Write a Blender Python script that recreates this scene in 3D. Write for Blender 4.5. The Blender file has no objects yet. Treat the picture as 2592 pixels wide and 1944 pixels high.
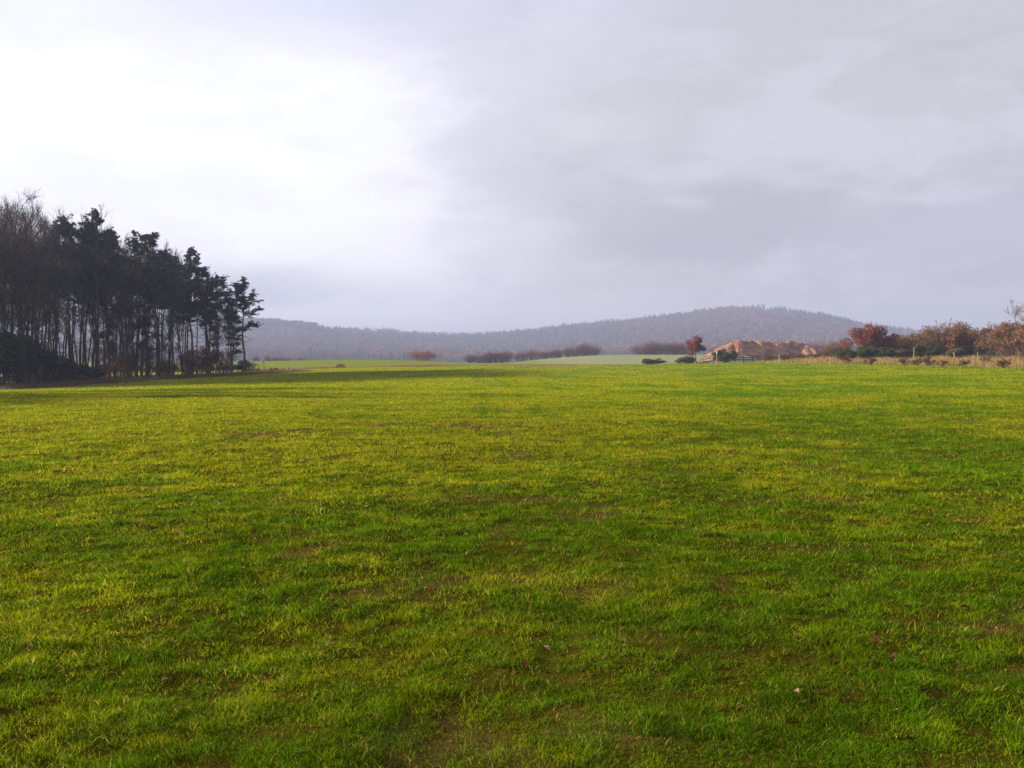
import bpy, math, random
import numpy as np
PI = math.pi
R = math.radians
sc = bpy.context.scene
COL = sc.collection
RNG = np.random.default_rng(11)

# ------------------------------------------------------------------ camera model
F, CX, HY, CAMZ = 2245.0, 1296.0, 915.0, 1.6        # photo pixels: focal length, centre column, horizon row, eye height
def ax(px): return (px - CX) / F
SUN_AZ, SUN_EL = 66.0, 17.0                          # degrees left of the view direction, above the horizon
EXPOSURE = 2.0

# ------------------------------------------------------------------ noise
_PERM = np.random.default_rng(5).random((256, 256))
def vnoise(x, y):
    xi = np.floor(x).astype(np.int64); yi = np.floor(y).astype(np.int64)
    fx = x - xi; fy = y - yi
    fx = fx*fx*(3-2*fx); fy = fy*fy*(3-2*fy)
    a = _PERM[xi & 255, yi & 255]; b = _PERM[(xi+1) & 255, yi & 255]
    c = _PERM[xi & 255, (yi+1) & 255]; d = _PERM[(xi+1) & 255, (yi+1) & 255]
    return (a*(1-fx)+b*fx)*(1-fy) + (c*(1-fx)+d*fx)*fy
def fbm(x, y, o=4):
    s = 0; a = 0.5; t = 0
    for i in range(o):
        s = s + a*vnoise(x + 17.3*i, y + 9.1*i); t += a; a *= .5
        x = x*2.03; y = y*2.03
    return s/t
def sstep(a, b, x):
    t = np.clip((x-a)/(b-a), 0, 1); return t*t*(3-2*t)

# ------------------------------------------------------------------ terrain height
PX = [-1500, -600, 0, 640, 820, 1000, 1130, 1230, 1340, 1500, 1740, 1900, 2000, 2200, 2350, 2592, 3200, 4200]
ROWS = [
 (0,    [0]*18),
 (35,   [-.3,-.2,-.1,0,0,0,0,0,0,0,0,0,0,.05,.1,.1,.2,.2]),
 (70,   [-1.5,-1.1,-.9,-.35,-.2,-.1,0,0,0,0,.1,.15,.2,.3,.4,.4,.5,.5]),
 (110,  [-2.4,-2.1,-1.83,-.75,-.5,-.25,-.1,0,.05,.1,.3,.5,.6,.85,1.0,1.1,1.2,1.2]),
 (150,  [-2.5,-2.2,-2.0,-.95,-.6,-.35,-.1,.1,.25,.45,.9,1.2,1.5,1.85,2.0,2.1,2.2,2.2]),
 (190,  [-2.6,-2.5,-2.2,-1.0,-.6,-.2,.05,.2,.4,.65,1.05,1.5,1.85,2.3,2.5,2.6,2.6,2.6]),
 (232,  [-2.6,-2.6,-2.4,-.8,-.2,.2,.3,.4,.5,.6,.9,1.3,1.9,2.5,2.7,3,3,3]),
 (250,  [-2.4,-2.4,-2.0,-.7,-.2,.1,.1,.1,.15,.3,.7,1.2,1.9,2.5,2.8,3,3,3]),
 (330,  [-1,-1,-1,1.6,2.2,2.3,1.5,.6,1.4,2.4,2.7,3.2,3.4,3.8,4,4,4,4]),
 (380,  [-1,-1,-1,1.5,1.8,1.4,.4,.0,2.2,4.4,4.5,4.2,4.2,4.6,5,5,5,5]),
 (450,  [0,0,-1,-2,-2,-2,-3,-3,-1,1,2,3,3,4,4,4,4,4]),
 (1200, [8.2,8.2,8.2,3.7,2.2,0.7,-0.8,-0.8,2.2,5.2,12.7,15.7,14.2,12.7,9.7,6.7,6.7,6.7]),
 (1575, [40,40,40,37,34,28,22,23.5,29.5,37,55,64,58,40,25,22,22,22]),
 (1950, [71,74,77,77,63.5,53,45.5,48.5,59,72.5,98,110,102.5,72.5,50,44,44,44]),
 (2550, [79,79,79,64,52,43,43,43,49,58,70,79,73,58,55,64,64,64]),
 (3750, [75,75,75,75,69,60,66,66,66,66,66,66,75,93,111,120,114,90]),
 (9000, [45,45,45,45,45,45,45,45,45,45,45,45,45,45,45,45,45,45]),
]
_ga = np.linspace(ax(PX[0]), ax(PX[-1]), 700)
_rows = []
_k = np.exp(-.5*(np.arange(-30, 31)/7.0)**2); _k /= _k.sum()
for d, zs in ROWS:
    z = np.interp(_ga, [ax(p) for p in PX], zs)
    zp = np.pad(z, 30, mode='edge')
    _rows.append(np.convolve(zp, _k, 'valid'))
_D = np.array([r[0] for r in ROWS], float)
def base_z(x, y):
    x = np.asarray(x, float); y = np.asarray(y, float)
    yy = np.clip(y, 0.0, 8999.0); a = x/np.maximum(y, 20.0)
    Z = np.stack([np.interp(a, _ga, r) for r in _rows])
    n = len(_D); h = np.diff(_D); s = (Z[1:]-Z[:-1])/h[:, None]
    M = np.zeros_like(Z)
    for i in range(1, n-1):
        p = s[i-1]*s[i]
        M[i] = np.where(p > 0, 2*p/np.where(np.abs(s[i-1]+s[i]) < 1e-12, 1, s[i-1]+s[i]), 0)
    k = np.clip(np.searchsorted(_D, yy, 'right')-1, 0, n-2)
    j = np.arange(len(x))
    t = (yy-_D[k])/h[k]; hh = h[k]
    return ((2*t**3-3*t**2+1)*Z[k, j] + (t**3-2*t**2+t)*hh*M[k, j] + (-2*t**3+3*t**2)*Z[k+1, j] + (t**3-t**2)*hh*M[k+1, j])
def ground_z(x, y):
    x = np.atleast_1d(np.asarray(x, float)); y = np.atleast_1d(np.asarray(y, float))
    z = base_z(x, y)
    near = 1 - sstep(60, 260, y)
    z = z + near*(0.10*(fbm(x*.8, y*.8, 3)-.5) + .12*(fbm(x*.17+5, y*.17, 2)-.5))
    z = z + near*(1-sstep(20, 60, y))*.03*(fbm(x*4+3, y*4, 2)-.5)
    z = z + sstep(1000, 1500, y)*8*(fbm(x/90, y/90, 3)-.5)
    z = z + sstep(228, 240, y)*(1-sstep(246, 262, y))*(-.25)
    return z
def gz(x, y): return float(ground_z(x, y)[0])
def at(px, y):                                       # column in the photo and depth -> point on the ground
    x = ax(px)*y
    return x, y, gz(x, y)
def hit(px, py):                                     # photo pixel on the field -> point on the ground
    y = 5.0
    for _ in range(30):
        x = ax(px)*y; z = gz(x, y)
        y = .5*y + .5*(CAMZ - z)*F/max(py-HY, 1)
    return ax(px)*y, y, gz(ax(px)*y, y)

# wood edge line (x of the eastern edge of the wood as a function of depth)
def wood_edge(y): return np.interp(y, [60, 95, 112, 135, 165, 188], [-78, -69, -64.5, -62.5, -59.5, -55.5])
def soil_shade_mask(x, y):                                  # worn bare streaks: wheel track crossing from left, small scrapes, and dark spots painted as hummock shade
    p1 = (x + 10.5)*.42 - (y - 17.0)*.9               # a streak running away to the right
    n = fbm(x*1.3+40, y*1.3, 3)
    m1 = np.exp(-(p1/0.9)**2)*sstep(-8, -5.5, x)*(1-sstep(-1.5, 1, x))*sstep(.42, .6, n)
    c2 = np.exp(-(((x+2.8)/1.0)**2 + ((y-21)/1.6)**2))*sstep(.40, .55, n)
    c3 = np.exp(-(((x+1.2)/.35)**2 + ((y-4.75)/.3)**2))*sstep(.45, .6, n)*.7
    c4 = np.exp(-(((x-.35)/.3)**2 + ((y-3.75)/.2)**2))*sstep(.45, .6, n)*.7
    big = sstep(.64, .72, fbm(x*1.1+9, y*1.1+77, 3))*.6  # scattered dark spots: shade behind hummocks, painted in the soil colour
    return np.clip(m1 + c2 + c3 + c4 + big*(1-sstep(25, 60, y)), 0, 1)
def yellow_mask(x, y):
    n = fbm(x*.35+3, y*.22+8, 4)*.6 + fbm(x*1.7, y*1.7+30, 3)*.4
    far = sstep(6, 20, y)
    side = sstep(3.5, -3.0, x/np.maximum(y, 3)*9)
    tr = x*.985 + y*.045; line = np.exp(-((np.abs(((tr+2.2) % 7.0)-3.5)-.9)/.28)**2)*sstep(7, 14, y)*fbm(x*.3, y*.12+5, 2)*.17
    return np.clip(sstep(.36, .64, n + .20*(far-.55) + .15*(side-.5) - line), 0, 1)

# ------------------------------------------------------------------ mesh collector
class MB:
    def __init__(s): s.v = []; s.f3 = []; s.f4 = []; s.c = []; s.n = 0
    def add(s, v, f, col):
        v = np.asarray(v, np.float32).reshape(-1, 3); f = np.asarray(f, np.int64)
        (s.f3 if f.shape[1] == 3 else s.f4).append(f + s.n)
        s.v.append(v)
        col = np.asarray(col, np.float32)
        s.c.append(np.broadcast_to(col, (len(v), 3)) if col.ndim == 1 else col)
        s.n += len(v)
    def tube(s, pts, rad, k=5, col=(.1, .1, .1), cap=True):
        P = np.asarray(pts, float); n = len(P)
        T = np.gradient(P, axis=0); T /= np.linalg.norm(T, axis=1, keepdims=True)+1e-9
        ref = np.array([1., 0, 0]) if abs(T[0, 0]) < .8 else np.array([0, 1., 0])
        U = np.cross(T, ref); U /= np.linalg.norm(U, axis=1, keepdims=True)+1e-9
        W = np.cross(T, U)
        a = np.arange(k)*2*PI/k
        rad = np.broadcast_to(np.asarray(rad, float), (n,))
        ring = P[:, None] + rad[:, None, None]*(np.cos(a)[None, :, None]*U[:, None] + np.sin(a)[None, :, None]*W[:, None])
        V = ring.reshape(-1, 3); f = []
        i = np.arange(n-1)[:, None]*k; j = np.arange(k)[None]; j2 = (j+1) % k
        f = np.stack([i+j, i+j2, i+k+j2, i+k+j], -1).reshape(-1, 4)
        s.add(V, f, col)
        if cap:
            s.add(np.vstack([ring[-1], P[-1:]]), [[q, (q+1) % k, k] for q in range(k)], col if np.ndim(col) == 1 else np.asarray(col)[-1])
    def leaves(s, c, size, col, flat=0.0, rng=RNG, stretch=1.0):   # one small random triangle pair (kite) per centre
        c = np.asarray(c, float); n = len(c)
        u = rng.normal(size=(n, 3)); u[:, 2] *= (1-flat); u /= np.linalg.norm(u, axis=1, keepdims=True)+1e-9
        w = rng.normal(size=(n, 3)); w[:, 2] *= (1-flat); w -= (w*u).sum(1, keepdims=True)*u; w /= np.linalg.norm(w, axis=1, keepdims=True)+1e-9
        size = np.broadcast_to(np.asarray(size, float), (n,))[:, None]
        a = c - u*size*stretch; b = c + w*size*.55; d = c + u*size*stretch; e = c - w*size*.55
        V = np.stack([a, b, d, e], 1).reshape(-1, 3)
        f = np.arange(n)[:, None]*4 + np.array([[0, 1, 2, 3]])
        col = np.asarray(col, np.float32)
        if col.ndim == 2: col = np.repeat(col, 4, axis=0)
        s.add(V, f, col)
    def twigs(s, a, b, r, col):                       # thin spikes: a triangle across each of two directions
        a = np.asarray(a, float); b = np.asarray(b, float); n = len(a)
        t = b-a; t /= np.linalg.norm(t, axis=1, keepdims=True)+1e-9
        u = np.cross(t, np.array([.31, .52, .79])); u /= np.linalg.norm(u, axis=1, keepdims=True)+1e-9
        w = np.cross(t, u); r = np.broadcast_to(np.asarray(r, float), (n,))[:, None]
        V = np.stack([a+u*r, a-.5*u*r+.87*w*r, a-.5*u*r-.87*w*r, b], 1).reshape(-1, 3)
        i = np.arange(n)[:, None]*4
        f = np.concatenate([i+np.array([[0, 1, 3]]), i+np.array([[1, 2, 3]]), i+np.array([[2, 0, 3]])])
        col = np.asarray(col, np.float32)
        if col.ndim == 2: col = np.repeat(col, 4, axis=0)
        s.add(V, f, col)
    def mesh(s, name, mat, smooth=False):
        me = bpy.data.meshes.new(name)
        V = np.concatenate(s.v).astype(np.float32)
        f3 = np.concatenate(s.f3) if s.f3 else np.zeros((0, 3), np.int64)
        f4 = np.concatenate(s.f4) if s.f4 else np.zeros((0, 4), np.int64)
        me.vertices.add(len(V)); me.vertices.foreach_set('co', V.ravel())
        nl = f3.size + f4.size
        me.loops.add(nl); me.loops.foreach_set('vertex_index', np.concatenate([f3.ravel(), f4.ravel()]).astype(np.int32))
        me.polygons.add(len(f3)+len(f4))
        st = np.concatenate([np.arange(len(f3))*3, f3.size + np.arange(len(f4))*4]).astype(np.int32)
        me.polygons.foreach_set('loop_start', st)
        me.update(calc_edges=True)
        C = np.concatenate(s.c); C = np.concatenate([C, np.ones((len(C), 1), np.float32)], 1).astype(np.float32)
        at_ = me.color_attributes.new('Col', 'FLOAT_COLOR', 'POINT'); at_.data.foreach_set('color', C.ravel())
        me.polygons.foreach_set('use_smooth', np.full(len(me.polygons), smooth, bool))
        me.materials.append(mat); me.validate()
        return me
    def build(s, name, mat, parent=None, smooth=False):
        return link(name, s.mesh(name, mat, smooth), parent)

def link(name, data, parent=None):
    o = bpy.data.objects.new(name, data); COL.objects.link(o)
    if parent: o.parent = parent
    return o
def tag(o, label=None, cat=None, group=None, kind=None):
    for k, v in (('label', label), ('category', cat), ('group', group), ('kind', kind)):
        if v: o[k] = v
    return o
def place(o, loc, s=1.0, rz=0.0, sz=None):
    o.location = loc; o.rotation_euler = (0, 0, rz)
    o.scale = (s, s, sz if sz else s)
    return o
_used = set()
def stamp(proto, loc, s=1.0, rz=0.0, sz=None, label=None, cat=None, group=None, name=None):
    """first use of a prototype moves it, later ones copy it with its parts"""
    if proto.name in _used:
        root = proto.copy(); COL.objects.link(root)
        for k in list(root.keys()): del root[k]
        for ch in proto.children:
            c = ch.copy(); COL.objects.link(c); c.parent = root
            for g in ch.children:
                d = g.copy(); COL.objects.link(d); d.parent = c
    else:
        _used.add(proto.name); root = proto
    if name: root.name = name
    place(root, loc, s, rz, sz); tag(root, label, cat, group)
    return root

# ------------------------------------------------------------------ materials
def mat_nodes(name):
    m = bpy.data.materials.new(name); m.use_nodes = True
    return m, m.node_tree.nodes, m.node_tree.links
def foliage_mat(name, trans=.3, rough=.75, var=.35, scale=3.0, spec=.12):
    m, N, L = mat_nodes(name)
    b = N['Principled BSDF']; b.inputs['Roughness'].default_value = rough
    b.inputs['Specular IOR Level'].default_value = spec
    a = N.new('ShaderNodeAttribute'); a.attribute_name = 'Col'
    no = N.new('ShaderNodeTexNoise'); no.inputs['Scale'].default_value = scale; no.inputs['Detail'].default_value = 3
    tc = N.new('ShaderNodeTexCoord'); L.new(tc.outputs['Object'], no.inputs['Vector'])
    mr = N.new('ShaderNodeMapRange'); mr.inputs['To Min'].default_value = 1-var; mr.inputs['To Max'].default_value = 1+var
    mr.inputs['From Min'].default_value = .3; mr.inputs['From Max'].default_value = .7
    L.new(no.outputs['Fac'], mr.inputs['Value'])
    vm = N.new('ShaderNodeVectorMath'); vm.operation = 'SCALE'
    L.new(a.outputs['Color'], vm.inputs[0]); L.new(mr.outputs['Result'], vm.inputs['Scale'])
    L.new(vm.outputs['Vector'], b.inputs['Base Color'])
    if trans > 0:
        t = N.new('ShaderNodeBsdfTranslucent'); mx = N.new('ShaderNodeMixShader'); mx.inputs['Fac'].default_value = trans
        L.new(vm.outputs['Vector'], t.inputs['Color'])
        L.new(b.outputs[0], mx.inputs[1]); L.new(t.outputs[0], mx.inputs[2])
        L.new(mx.outputs[0], N['Material Output'].inputs['Surface'])
    return m
M_LEAF = foliage_mat('leaf_foliage', .3)
M_NEEDLE = foliage_mat('pine_needles', .12, .7)
M_BARK = foliage_mat('tree_bark', 0, .9, .4, 2.0)
M_TWIG = foliage_mat('bare_twigs', 0, .85, .25, 1.0)
M_GRASS = foliage_mat('grass_blades', .42, .6, .12, .6, .0)
M_DRY = foliage_mat('dry_grass_blades', .35, .8, .25, .5)
M_WOODPOST = foliage_mat('weathered_wood', 0, .85, .35, 9.0)
M_FOREST = foliage_mat('distant_trees', .1, .9, .3, .05)
M_DEAD = foliage_mat('dead_leaf', .3, .6, .3, 40.0)

def ground_mat():
    m, N, L = mat_nodes('meadow_ground')
    b = N['Principled BSDF']; b.inputs['Roughness'].default_value = .95; b.inputs['Specular IOR Level'].default_value = 0
    a = N.new('ShaderNodeAttribute'); a.attribute_name = 'Col'
    tc = N.new('ShaderNodeTexCoord')
    def noise(s, d, sx=1, sy=1):
        mp = N.new('ShaderNodeMapping'); mp.inputs['Scale'].default_value = (sx, sy, 1); L.new(tc.outputs['Object'], mp.inputs['Vector'])
        n = N.new('ShaderNodeTexNoise'); n.inputs['Scale'].default_value = s; n.inputs['Detail'].default_value = d; n.inputs['Roughness'].default_value = .65
        L.new(mp.outputs[0], n.inputs['Vector']); return n
    n1 = noise(.35, 8); n2 = noise(6, 4)
    def mr(n, lo, hi):
        r = N.new('ShaderNodeMapRange'); r.inputs['From Min'].default_value = .3; r.inputs['From Max'].default_value = .7
        r.inputs['To Min'].default_value = lo; r.inputs['To Max'].default_value = hi; L.new(n.outputs['Fac'], r.inputs['Value']); return r
    mu = N.new('ShaderNodeMath'); mu.operation = 'MULTIPLY'
    L.new(mr(n1, .78, 1.2).outputs[0], mu.inputs[0]); L.new(mr(n2, .7, 1.3).outputs[0], mu.inputs[1])
    vm = N.new('ShaderNodeVectorMath'); vm.operation = 'SCALE'
    L.new(a.outputs['Color'], vm.inputs[0]); L.new(mu.outputs[0], vm.inputs['Scale']); L.new(vm.outputs['Vector'], b.inputs['Base Color'])
    bp = N.new('ShaderNodeBump'); bp.inputs['Strength'].default_value = .6; bp.inputs['Distance'].default_value = .06
    L.new(n2.outputs['Fac'], bp.inputs['Height']); L.new(bp.outputs[0], b.inputs['Normal'])
    return m
M_GROUND = ground_mat()

def soil_mat(name, scale, bump):
    m, N, L = mat_nodes(name)
    b = N['Principled BSDF']; b.inputs['Roughness'].default_value = .95; b.inputs['Specular IOR Level'].default_value = 0
    a = N.new('ShaderNodeAttribute'); a.attribute_name = 'Col'
    n = N.new('ShaderNodeTexNoise'); n.inputs['Scale'].default_value = scale; n.inputs['Detail'].default_value = 6
    tc = N.new('ShaderNodeTexCoord'); L.new(tc.outputs['Object'], n.inputs['Vector'])
    r = N.new('ShaderNodeMapRange'); r.inputs['From Min'].default_value = .3; r.inputs['From Max'].default_value = .7
    r.inputs['To Min'].default_value = .65; r.inputs['To Max'].default_value = 1.3; L.new(n.outputs['Fac'], r.inputs['Value'])
    vm = N.new('ShaderNodeVectorMath'); vm.operation = 'SCALE'
    L.new(a.outputs['Color'], vm.inputs[0]); L.new(r.outputs[0], vm.inputs['Scale']); L.new(vm.outputs['Vector'], b.inputs['Base Color'])
    bp = N.new('ShaderNodeBump'); bp.inputs['Strength'].default_value = .7; bp.inputs['Distance'].default_value = bump
    L.new(n.outputs['Fac'], bp.inputs['Height']); L.new(bp.outputs[0], b.inputs['Normal'])
    return m
M_SOIL = soil_mat('orange_earth', .5, .12)
M_SHEET = soil_mat('grey_sheeting', 1.2, .08)

# ------------------------------------------------------------------ the ground: one sheet to the horizon
G_Y = np.array([.175, .19, .003]); G_G = np.array([.08, .145, .003]); G_SOIL = np.array([.060, .036, .012]); G_THATCH = np.array([.034, .028, .003])
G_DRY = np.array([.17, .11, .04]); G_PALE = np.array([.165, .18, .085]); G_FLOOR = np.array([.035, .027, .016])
def lerp(a, b, t): return a*(1-t[:, None]) + b*t[:, None]
def dry_bank_mask(x, y):                              # the rough brown bank on the right
    lo = np.interp(x/np.maximum(y, 1), [.28, .36, .46, .58, .8], [150, 132, 112, 92, 74])
    n = (fbm(x*.12, y*.12, 3)-.5)*22
    return sstep(-5, 7, y - lo + n)*sstep(.27, .36, x/np.maximum(y, 1))*(1-sstep(215, 235, y))
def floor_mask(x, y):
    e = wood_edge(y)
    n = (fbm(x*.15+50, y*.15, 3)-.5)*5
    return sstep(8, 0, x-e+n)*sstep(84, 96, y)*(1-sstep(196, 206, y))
def ground_col(x, y):
    ym = yellow_mask(x, y)
    c = lerp(np.broadcast_to(G_G, (len(x), 3)), G_Y, ym)
    c = lerp(c, G_THATCH, 1-sstep(6, 55, y))
    far = sstep(232, 250, y)
    pale = lerp(np.broadcast_to(np.array([.12, .145, .018]), (len(x), 3)), G_PALE, sstep(-.02, .08, x/np.maximum(y, 1)))
    c = lerp(c, pale, far)
    c = lerp(c, np.array([.15, .10, .045]), sstep(226, 236, y)*(1-sstep(244, 258, y))*.8*sstep(-.3, -.2, x/np.maximum(y, 1)))
    c = lerp(c, G_SOIL, soil_shade_mask(x, y)*(y < 200))
    c = lerp(c, G_DRY, dry_bank_mask(x, y))
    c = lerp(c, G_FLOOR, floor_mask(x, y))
    hill = sstep(760, 1000, y)
    c = lerp(c, np.array([.06, .05, .035]), hill)
    return c
S = 4.0*1.0085**np.arange(900); S = S[S < 4600]
U = np.linspace(-1.35, 1.25, 330)
YY, UU = np.meshgrid(S-12, U, indexing='ij'); XX = UU*(YY+12)
x, y = XX.ravel(), YY.ravel(); z = ground_z(x, y)
b = MB(); nr, nc = XX.shape
i = (np.arange(nr-1)[:, None]*nc + np.arange(nc-1)[None]).ravel()
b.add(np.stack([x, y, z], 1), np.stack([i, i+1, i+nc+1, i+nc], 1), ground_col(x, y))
tag(b.build('ground', M_GROUND, smooth=True), kind='structure', label='green meadow running back to pale fields and a wooded hill', cat='meadow')

# ------------------------------------------------------------------ grass of the meadow
def blades(n, d0, d1, pw, w0, h0, seg, rng):
    u = rng.random(n); q = 1-pw
    d = (d0**q + u*(d1**q-d0**q))**(1/q)
    x = (rng.random(n)*2-1)*.70*(d+1.0); y = d
    gap = sstep(.30, .54, .72*fbm(x*6.5+11, y*6.5, 2)+.28*fbm(x*1.6, y*1.6+31, 3)); keep = (rng.random(n) > soil_shade_mask(x, y)*.88) & (rng.random(n) < .16+.84*gap)
    if d1 > 80:
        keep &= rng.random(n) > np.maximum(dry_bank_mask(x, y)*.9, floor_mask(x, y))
    x, y, d = x[keep], y[keep], d[keep]; n = len(x)
    z = ground_z(x, y)
    cl = fbm(x*4.5+7, y*4.5, 3); c2 = fbm(x*13+1, y*13+3, 2); c0 = fbm(x*.9, y*.9+60, 2)
    hf = (.6 + .6*sstep(.3, .7, cl))*(.5+1.0*c2)*(.85+.3*c0); hf = np.where(rng.random(n) < .12, hf*1.55, hf)
    h = h0*hf*rng.uniform(.6, 1.35, n)*(d/5)**.22
    w = w0*(d/4.0)**.95*rng.uniform(.7, 1.3, n)
    an = rng.random(n)*2*PI; lean = rng.uniform(.2, 1.8, n)*h
    dx, dy = np.cos(an)*lean, np.sin(an)*lean
    fa = rng.random(n)*2*PI; wx, wy = np.cos(fa)*w*.5, np.sin(fa)*w*.5
    ym = yellow_mask(x, y)
    r = rng.random(n)
    green = np.array([.066, .140, .002]); yel = np.array([.245, .262, .002]); straw = np.array([.34, .24, .05]); dk = np.array([.028, .066, .002])
    nr = 1-sstep(5, 16, d); t = np.clip(ym*(.75-.14*nr) + (rng.random(n)-.5)*.7 + (fbm(x*4.2+44, y*4.2, 3)-.5)*1.2, 0, 1)
    c = lerp(np.broadcast_to(green, (n, 3)), yel, t)
    c = np.where((r < .05+.07*ym)[:, None], straw, c); c = np.where((r > .90-.16*nr)[:, None], dk, c)  # extra dark blades close up: foreground darkening put into the grass colour
    tone = .62+.8*fbm(x*6.5+5, y*6.5+2, 2); c = c*(rng.uniform(.75, 1.25, n)*tone)[:, None]
    P = np.stack([x, y, z-.004], 1)
    W = np.stack([wx, wy, np.zeros(n)], 1); Dv = np.stack([dx, dy, np.zeros(n)], 1); Up = np.stack([0*h, 0*h, h], 1)
    m = MB()
    if seg == 2:
        mid = P + Dv*.38 + Up*.62; tip = P + Dv + Up*.95
        V = np.stack([P-W, P+W, mid+W*.75, mid-W*.75, tip], 1).reshape(-1, 3)
        k = np.arange(n)[:, None]*5
        m.add(V, k+np.array([[0, 1, 2, 3]]), np.repeat(c[:, None], 5, 1).reshape(-1, 3))
        m.f3.append(k+np.array([[3, 2, 4]]))
    else:
        tip = P + Dv + Up
        V = np.stack([P-W, P+W, tip], 1).reshape(-1, 3)
        m.add(V, np.arange(n)[:, None]*3+np.array([[0, 1, 2]]), np.repeat(c, 3, 0))
    return m
rg = np.random.default_rng(21)
g1 = blades(1000000, 2.3, 14, .9, .0029, .029, 2, rg)
g2 = blades(1350000, 14, 215, .9, .0033, .033, 1, rg)
for lst in ('v', 'c'): getattr(g1, lst).extend(getattr(g2, lst))
g1.f3 += [f+g1.n for f in g2.f3]; g1.n += g2.n
tag(g1.build('meadow_grass', M_GRASS), 'short yellow-green grass covering the meadow', 'grass', kind='stuff')

# ------------------------------------------------------------------ plant generators
def unit(v): return v/(np.linalg.norm(v)+1e-9)
def branch(p, d, L, n, rng, wob=.12, up=.0):
    P = [np.array(p, float)]; d = unit(np.array(d, float))
    for i in range(n):
        d = unit(d + rng.normal(size=3)*wob + np.array([0, 0, up]))
        P.append(P[-1] + d*L/n)
    return np.array(P), d
def along(P, t):
    k = t*(len(P)-1); i = min(int(k), len(P)-2); return P[i]+(P[i+1]-P[i])*(k-i), unit(P[i+1]-P[i])
def side_dir(t, ang, rng):
    r = unit(np.cross(t, rng.normal(size=3))); return unit(t*math.cos(ang) + r*math.sin(ang))
def jit(col, n, rng, v=.3):
    return np.asarray(col)[None]*rng.uniform(1-v, 1+v, (n, 1))*rng.uniform(.9, 1.1, (n, 3))

def make_pine(seed, H=22, base=.5, spread=3.6, r0=.2, limbs=30, low=None, lean=0, name='pine_tree', pad=1.0):
    rng = np.random.default_rng(seed); root = link(name, None)
    tr = MB(); cr = MB()
    P = np.zeros((10, 3)); P[:, 2] = np.linspace(-.3, H, 10)
    P[:, :2] += np.cumsum(rng.normal(size=(10, 2))*.11, 0); P[:, 0] += lean*np.linspace(0, 1, 10)**1.5
    rad = r0*(1-np.linspace(0, 1, 10)*.85)
    bc = np.array([[.045, .032, .025]])*np.ones((10, 1)); bc = bc*(1-np.linspace(0, 1, 10)[:, None]**2) + np.array([[.10, .05, .028]])*np.linspace(0, 1, 10)[:, None]**2
    tr.tube(P, rad, 7, np.repeat(bc, 7, 0), cap=False)
    nd = np.array([.019, .034, .025])
    spots = []
    hs = np.sort(base+(.985-base)*rng.random(limbs)**.85)
    if low is not None: hs = np.concatenate([rng.uniform(low, base, 9), hs])
    for h in hs:
        t = (h-base)/(1-base)
        a = rng.random()*2*PI
        if t < 0: a = rng.normal()*.7
        prof = np.interp(t, [-1, 0, .25, .6, .85, 1], [.75, .7, 1.0, .8, .5, .22])
        L = spread*prof*rng.uniform(.55, 1.15)
        el = np.interp(t, [-1, 0, .5, 1], [-.2, .1, .45, 1.1]) + rng.normal()*.15
        p, _ = along(P, (h*H+.3)/(H+.3))
        B, _ = branch(p, (math.cos(a)*math.cos(el), math.sin(a)*math.cos(el), math.sin(el)), L, 4, rng, .13, .03)
        tr.tube(B, np.linspace(.065, .02, 5), 4, (.085, .055, .035), cap=False)
        spots.append((B[-1], 1.0))
        for k in range(rng.integers(4, 8)):
            q, td = along(B, rng.uniform(.25, .98))
            C, _ = branch(q, side_dir(td, rng.uniform(.4, 1.1), rng)*np.array([1, 1, .6])+np.array([0, 0, rng.uniform(-.05, .3)]), L*rng.uniform(.22, .5)+.2, 3, rng, .18, .06)
            tr.tube(C, np.linspace(.03, .012, 4), 3, (.05, .034, .025), cap=False)
            for u in (.3, .6, 1.0): spots.append((along(C, u*.999)[0]+rng.normal(size=3)*.12, rng.uniform(.5, 1.0)))
    spots = [(c, s*np.interp(c[2]/H, [base, .8, 1], [1.0, .9, .6])) for c, s in spots]; spots.append((P[-1]+[0, 0, .2], .4))
    for c, s in spots:
        r = pad*s*rng.uniform(.30, .62); n = int(27*s*rng.uniform(.3, 1.6)*pad)+4
        v = rng.normal(size=(n, 3)); v /= np.linalg.norm(v, axis=1, keepdims=True)
        v *= (rng.random((n, 1))**.5)*r; v[:, 2] *= .75
        cr.leaves(c+v, rng.uniform(.06, .15, n), jit(nd*rng.uniform(.75, 1.35), n, rng), rng=rng, stretch=1.5)
    for k in range(34):                               # dead snags low on the trunk
        h = rng.uniform(.18, base); p, _ = along(P, h); a = rng.random()*2*PI
        B, _ = branch(p, (math.cos(a), math.sin(a), rng.uniform(-.3, .3)), rng.uniform(.6, 2.6), 3, rng, .2)
        tr.tube(B, np.linspace(.035, .010, 4), 3, (.055, .045, .04), cap=False)
        q = [along(B, rng.uniform(.2, 1)) for _ in range(5)]
        tr.twigs([u[0] for u in q], [u[0]+side_dir(u[1], rng.uniform(.4, 1.0), rng)*rng.uniform(.3, .9) for u in q], .014, (.055, .045, .04))
    tr.build('trunk', M_BARK, root, True); cr.build('crown', M_NEEDLE, root)
    return root

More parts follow.
